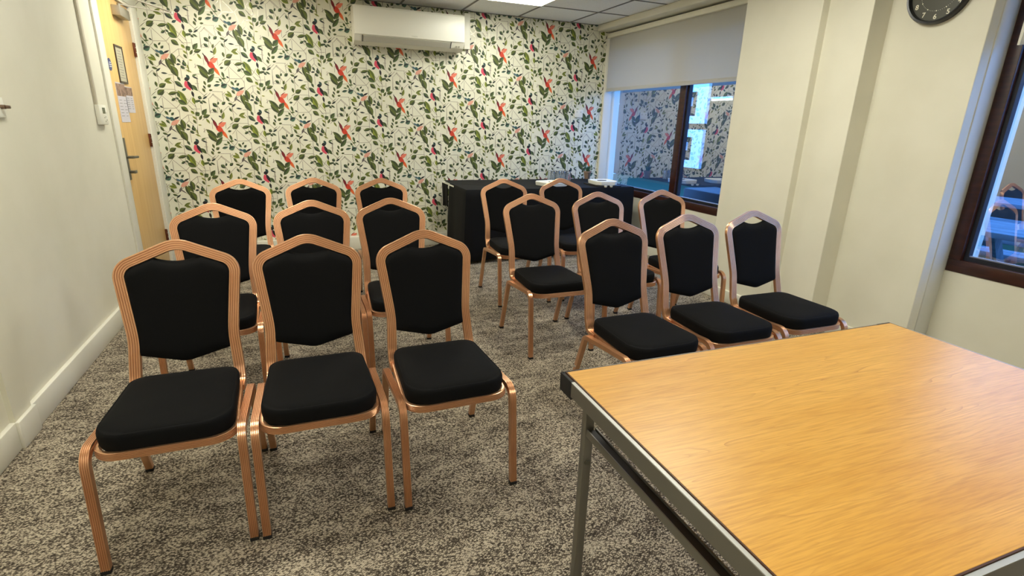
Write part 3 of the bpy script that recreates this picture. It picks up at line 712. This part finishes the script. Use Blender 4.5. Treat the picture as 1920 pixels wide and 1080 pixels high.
for sx in (-1, 1):
    xl = sx*.56
    for sy in (-1, 1):
        yl = sy*.375
        bm = bmesh.new(); box(bm, xl-.014, xl+.014, yl-.012, yl+.012, .02, .70, bev=.003); lg = obj('leg', bm, M_alu, t)
        obj('foot_cap', B(xl-.016, xl+.016, yl-.014, yl+.014, 0, .025, bev=.002), M_rubber, lg)
        bm = bmesh.new(); cyl(bm, (xl, yl-.011, .455), (xl, yl-.019, .455), .007); cyl(bm, (xl, yl-.011, .455), (xl, yl-.015, .455), .010)
        obj('leg_bolt', bm, M_steel, lg)
    # U-channel crossbar, open at the top
    xo = sx*.570
    bm = bmesh.new(); u = [(0, 0), (0, .022), (-.003, .022), (-.003, .003), (-.027, .003), (-.027, .022), (-.030, .022), (-.030, 0)]
    A = [bm.verts.new((xo+sx*a, -.363, .539+b)) for a, b in u]; C = [bm.verts.new((xo+sx*a, .363, .539+b)) for a, b in u]
    for i in range(8): bm.faces.new((A[i], A[(i+1) % 8], C[(i+1) % 8], C[i]))
    bm.faces.new(A[::-1]); bm.faces.new(C); obj('crossbar', bm, M_alu, t, False)
    a_, b_ = sorted((xo-sx*.0265, xo-sx*.0035)); obj('crossbar_channel_shade', B(a_, b_, -.36, .36, .5425, .556), M_dark, t, False)  # dark filler standing in for the shade inside the open channel
bm = bmesh.new(); box(bm, -hx+.03, hx-.03, -hy+.03, -hy+.05, .66, .704); box(bm, -hx+.03, hx-.03, hy-.05, hy-.03, .66, .704); obj('apron', bm, M_dark, t, False)

# ------------------------------------------------------------------ black-clothed table by the wallpaper
tx0, tx1, ty0, ty1 = 1.48, 3.385, 4.90, 5.775
t = thing('trestle_table', 'long table under the black cloth against the wallpaper', 'table', ((tx0+tx1)/2, (ty0+ty1)/2, 0))
hw, hd = (tx1-tx0)/2-.012, (ty1-ty0)/2-.012
obj('tabletop', B(-hw, hw, -hd, hd, .70, .722, bev=.002), M_plastic, t)
for sx in (-1, 1):
    for sy in (-1, 1): obj('leg', cyl(bmesh.new(), (sx*(hw-.1), sy*(hd-.08), 0), (sx*(hw-.1), sy*(hd-.08), .70), .015), M_steel, t)
def cloth():
    bm = bmesh.new(); r = random.Random(4)
    per = []   # perimeter points at table edge, starting back-left flap end -> front-left -> front-right -> back-right
    def seg(p, q, n, inc=False): return [(p[0]+(q[0]-p[0])*k/n, p[1]+(q[1]-p[1])*k/n) for k in range(n+(1 if inc else 0))]
    cl = [(tx0, 5.50), (tx0, ty0), (tx1, ty0), (tx1, ty1)]
    pts = seg(cl[0], cl[1], 14)+seg(cl[1], cl[2], 50)+seg(cl[2], cl[3], 16, True)
    rows = []
    for j, zf in enumerate((0, .012, .1, .3, .5, .7, .88, 1)):
        z = .731-.69*zf; row = []
        for i, (x, y) in enumerate(pts):
            ph = i*.55+math.sin(i*.23)*2.2; amp = .014*zf
            nx = -1 if i < 14 else (0 if i < 64 else 1); ny = -1 if 14 <= i < 64 else 0
            if i in (14,): nx, ny = -.7, -.7
            if i == 64: nx, ny = .7, -.7
            o = .010*min(1, zf*40)+amp*(1+math.sin(ph))+.02*zf*(1 if i < 14 or 14 <= i < 17 else .3)
            zz = z+(.012*math.sin(i*.3) if zf == 1 else 0)
            if zf == 1 and i > 50: zz += .02
            row.append(bm.verts.new((x+nx*o, y+ny*o, max(.012, zz))))
        rows.append(row)
    for a, b in zip(rows, rows[1:]):
        for i in range(len(pts)-1): bm.faces.new((a[i], a[i+1], b[i+1], b[i]))
    top = rows[0]+[bm.verts.new((tx0, ty1, .731))]
    f = bm.faces.new(top); bmesh.ops.triangulate(bm, faces=[f])
    return bm
o = obj('black_tablecloth', cloth(), M_cloth); tag(o, 'long black cloth draped to the floor over the table against the wallpaper', 'tablecloth')
sd = o.modifiers.new('thick', 'SOLIDIFY'); sd.thickness = .002; sd.offset = 1
bm = bmesh.new()
NN = 12
rows = []
for j, z in enumerate((.712, .700, .65, .55, .475)):
    rows.append([bm.verts.new((tx0-.020-.006*math.sin(k*.9)*(.731-z)*6 if j else tx0-.016, 5.52+.25*k/NN, z+(.012*math.sin(k*.5) if j == 4 else 0))) for k in range(NN+1)])
for a, b in zip(rows, rows[1:]):
    for k in range(NN): bm.faces.new((a[k], a[k+1], b[k+1], b[k]))
o = obj('folded_cloth', bm, M_cloth); tag(o, 'short black cloth end hanging from the back left corner of the clothed table', 'cloth')
sd = o.modifiers.new('thick', 'SOLIDIFY'); sd.thickness = .003
tag(obj('edge_strip', B(tx0-.022, tx0-.0165, 5.30, 5.76, .712, .726, bev=.001), M_plastic), 'thin white strip along the back left edge of the clothed table', 'strip')

# items on it
TZ = .7335
def low_box(x, y, rz, lab, hole, w=.13, d=.15, h=.042):
    t = thing('serving_box', lab, 'box', (x, y, TZ), rz, 'low white boxes on the black cloth')
    bm = bmesh.new(); c = .05; o8 = [(w, d-c), (w-c, d), (-w+c, d), (-w, d-c), (-w, -d+c), (-w+c, -d), (w-c, -d), (w, -d+c)]
    prof = [(.90, 0), (.97, .004), (1, h-.004), (.985, h), (.93, h), (.91, h-.006)]
    rg = [[bm.verts.new((a*s, b*s, z)) for a, b in o8] for s, z in prof]
    for a, b in zip(rg, rg[1:]):
        for i in range(8): bm.faces.new((a[i], a[(i+1) % 8], b[(i+1) % 8], b[i]))
    bm.faces.new(rg[0][::-1]); bm.faces.new(rg[-1]); obj('body', bm, M_plastic, t, True, 30)
    if hole:
        bm = cyl(bmesh.new(), (0, 0, 0), (0, 0, .004), .055, n=24); bmesh.ops.scale(bm, vec=(1, .5, 1), verts=bm.verts); bmesh.ops.translate(bm, vec=(0, .02, h-.006), verts=bm.verts)
        obj('lid_window', bm, M_dark, t)
    else:
        obj('lid_knob', cyl(bmesh.new(), (-.03, 0, h-.006), (-.03, 0, h+.004), .008), M_grey, t)
    return t
low_box(2.50, 5.13, .25, 'plain low white box on the black cloth, left one before the tumblers', False, .15, .14)
low_box(3.10, 5.08, -.1, 'low white box with a dark oval lid window on a black tray', True)
for ch in (bpy.data.objects['serving_box.001'],): ch.location.z = TZ+.012
tag(obj('black_tray', B(2.955, 3.245, 4.92, 5.25, TZ, TZ+.011, bev=.004), M_rubber), 'flat black tray under the right low white box', 'tray')
for x in (3.03, 3.10): tag(obj('milk_portion', lathe(bmesh.new(), x, 4.885+.01, [(.012, TZ-.001), (.017, TZ+.014), (.018, TZ+.016)], 16), M_plastic),
    'small white pot before the black tray, %s of two' % ('left' if x < 3.05 else 'right'), 'pot', 'small white pots')
g0 = None
k = 0
for r in range(2):
    for c in range(4):
        x, y = 2.72+.068*c, 5.56+.075*r
        if g0 is None:
            bm = lathe(bmesh.new(), 0, 0, [(.030, 0), (.031, .004), (.026, .105), (.024, .108), (.022, .106), (.026, .010), (.024, .007)], 20)
            g0 = obj('glass_tumbler', bm, M_tumbler); g = g0
        else: g = g0.copy(); COL.objects.link(g)
        g.location = (x, y, TZ+.001)
        tag(g, 'clear glass tumbler, %s row of the cluster on the black cloth, %s' % (('front', 'back')[r], ('leftmost', 'second from left', 'third from left', 'rightmost')[c]), 'glass', 'tumblers on the black cloth')
t = thing('potted_plant', 'small green succulent in a taupe pot on the clothed table by the window', 'plant', (3.21, 5.62, TZ))
obj('pot', lathe(bmesh.new(), 0, 0, [(.030, .012), (.032, .015), (.043, .085), (.049, .087), (.050, .104), (.044, .104), (.042, .092)], 24), mat('taupe_pot', (142, 118, 98), .6), t)
bm = bmesh.new()
for a in range(3):
    q = 2*math.pi*a/3+.4; c, s = math.cos(q), math.sin(q); cyl(bm, (.045*c, .045*s, .08), (.052*c, .052*s, 0), .002, n=8); cyl(bm, (.052*c, .052*s, .003), (.02*math.cos(q+2), .02*math.sin(q+2), .012), .002, n=8)
obj('pot_stand', bm, M_rubber, t)
bm = bmesh.new(); rr = random.Random(2)
for k in range(16):
    q = k*2.4; h = .05+.035*rr.random(); sp = .012+.035*rr.random(); c, s = math.cos(q), math.sin(q)
    cyl(bm, (.006*c, .006*s, .09), (sp*.6*c, sp*.6*s, .09+h*.6), .007, .009, 6, caps=True); cyl(bm, (sp*.6*c, sp*.6*s, .09+h*.6), (sp*c*1.2, sp*s*1.2, .09+h), .009, .001, 6)
obj('leaves', bm, mat('plant_green', (58, 92, 62), .5), t)

# ------------------------------------------------------------------ outside
M_turf = noise_mat('artificial_turf', (16, 62, 44), (28, 84, 60), nscale=60, rough=.9)
M_render = noise_mat('pale_render', (176, 174, 172), (190, 188, 184), nscale=5, rough=.8)
M_pale = noise_mat('white_masonry', (226, 232, 236), (238, 242, 246), nscale=8, rough=.6)
M_deck = noise_mat('grey_planks', (92, 104, 116), (118, 128, 138), scale=(2, 14, 2), nscale=3, rough=.6)
M_bldg = noise_mat('dark_brick', (30, 28, 28), (40, 37, 36), nscale=12, rough=.9)
o = struct('floor_outside', B(XR+.14, 14, -6, 14, -.12, -.02), M_turf)
def picnic(x, y, rz, lab):
    t = thing('picnic_table', lab, 'picnic table', (x, y, -.02), rz, 'picnic tables outside')
    for k in range(5): obj('table_plank', B(-.9, .9, -.36+k*.145, -.36+k*.145+.135, .70, .74, bev=.003), M_deck, t)
    for s in (-1, 1):
        for k in range(2):
            a = s*(.62+k*.14); obj('bench_plank', B(-.9, .9, a-.065, a+.065, .41, .45, bev=.003), M_deck, t)
        for sx in (-.6, .6):
            bm = bmesh.new(); P = [Vector((sx, s*.70, 0)), Vector((sx, s*.18, .70))]; sweep(bm, P, lambda i, a, b: Vector((1, 0, 0)), [(-.045, .02), (.045, .02), (.045, -.02), (-.045, -.02)]); obj('leg', bm, M_deck, t, False)
    bm = bmesh.new()
    for sx in (-.64, .64): box(bm, sx-.02, sx+.02, -.78, .78, .33, .41)
    obj('crossbeam', bm, M_deck, t, False)
    return t
picnic(4.86, 1.75, math.pi/2+.06, 'blue-lit plank picnic table outside the near window')
picnic(7.0, 3.0, math.pi/2, 'plank picnic table farther outside the near window')
M_tube = emis('lamp_tube', (.9, .97, 1, 1), 4)
M_dk = mat('dark_planter', (34, 36, 44), .5)
tag(obj('storage_box', B(4.4, 4.9, 4.55, 5.3, -.02, .66, bev=.02), M_dk), 'dark low storage box outside the far window', 'box')
# building across the yard
bw = thing('neighbour_building', 'building wall across the yard seen through the windows', 'building', (9.0, 5, -.02))
obj('wall', B(0, .3, -9, 12, 0, 2.75), M_bldg, bw, False)
for zc in (1.93, .89):
    bm = bmesh.new()   # pale masonry round a dark window: head, one broad side, sill, short block
    for (ya, yb, za, zb) in ((5.3, 6.0, .27, .45), (5.3, 5.66, -.28, .27), (5.3, 6.02, -.45, -.28), (5.88, 6.02, -.05, .15)):
        box(bm, -.08, 0, ya, yb, zc+za+.02, zc+zb+.02)
    obj('window_surround', bm, M_pale, bw, False)
for k, (ya, yb) in enumerate(((9.56, 10.2), (14.1, 14.7))):
    t = thing('outdoor_strip_light', ('thin white strip light across the yard, in the right pane of the far window', 'thin white strip light across the yard, in the left pane of the far window')[k], 'light', (8.985, (ya+yb)/2, 2.0), 0, 'strip lights outside')
    h = (yb-ya)/2
    obj('lamp_housing', B(-.06, -.012, -h, h, .02, .06), M_pale, t, False)
    obj('lamp_tube', B(-.045, -.005, -h+.01, h-.01, -.02, .02), M_tube, t, False)
tag(obj('yard_wall', B(7.9, 8.1, -5, 2.6, -.02, 1.6), M_render), 'pale rendered yard wall beyond the picnic tables', 'wall')
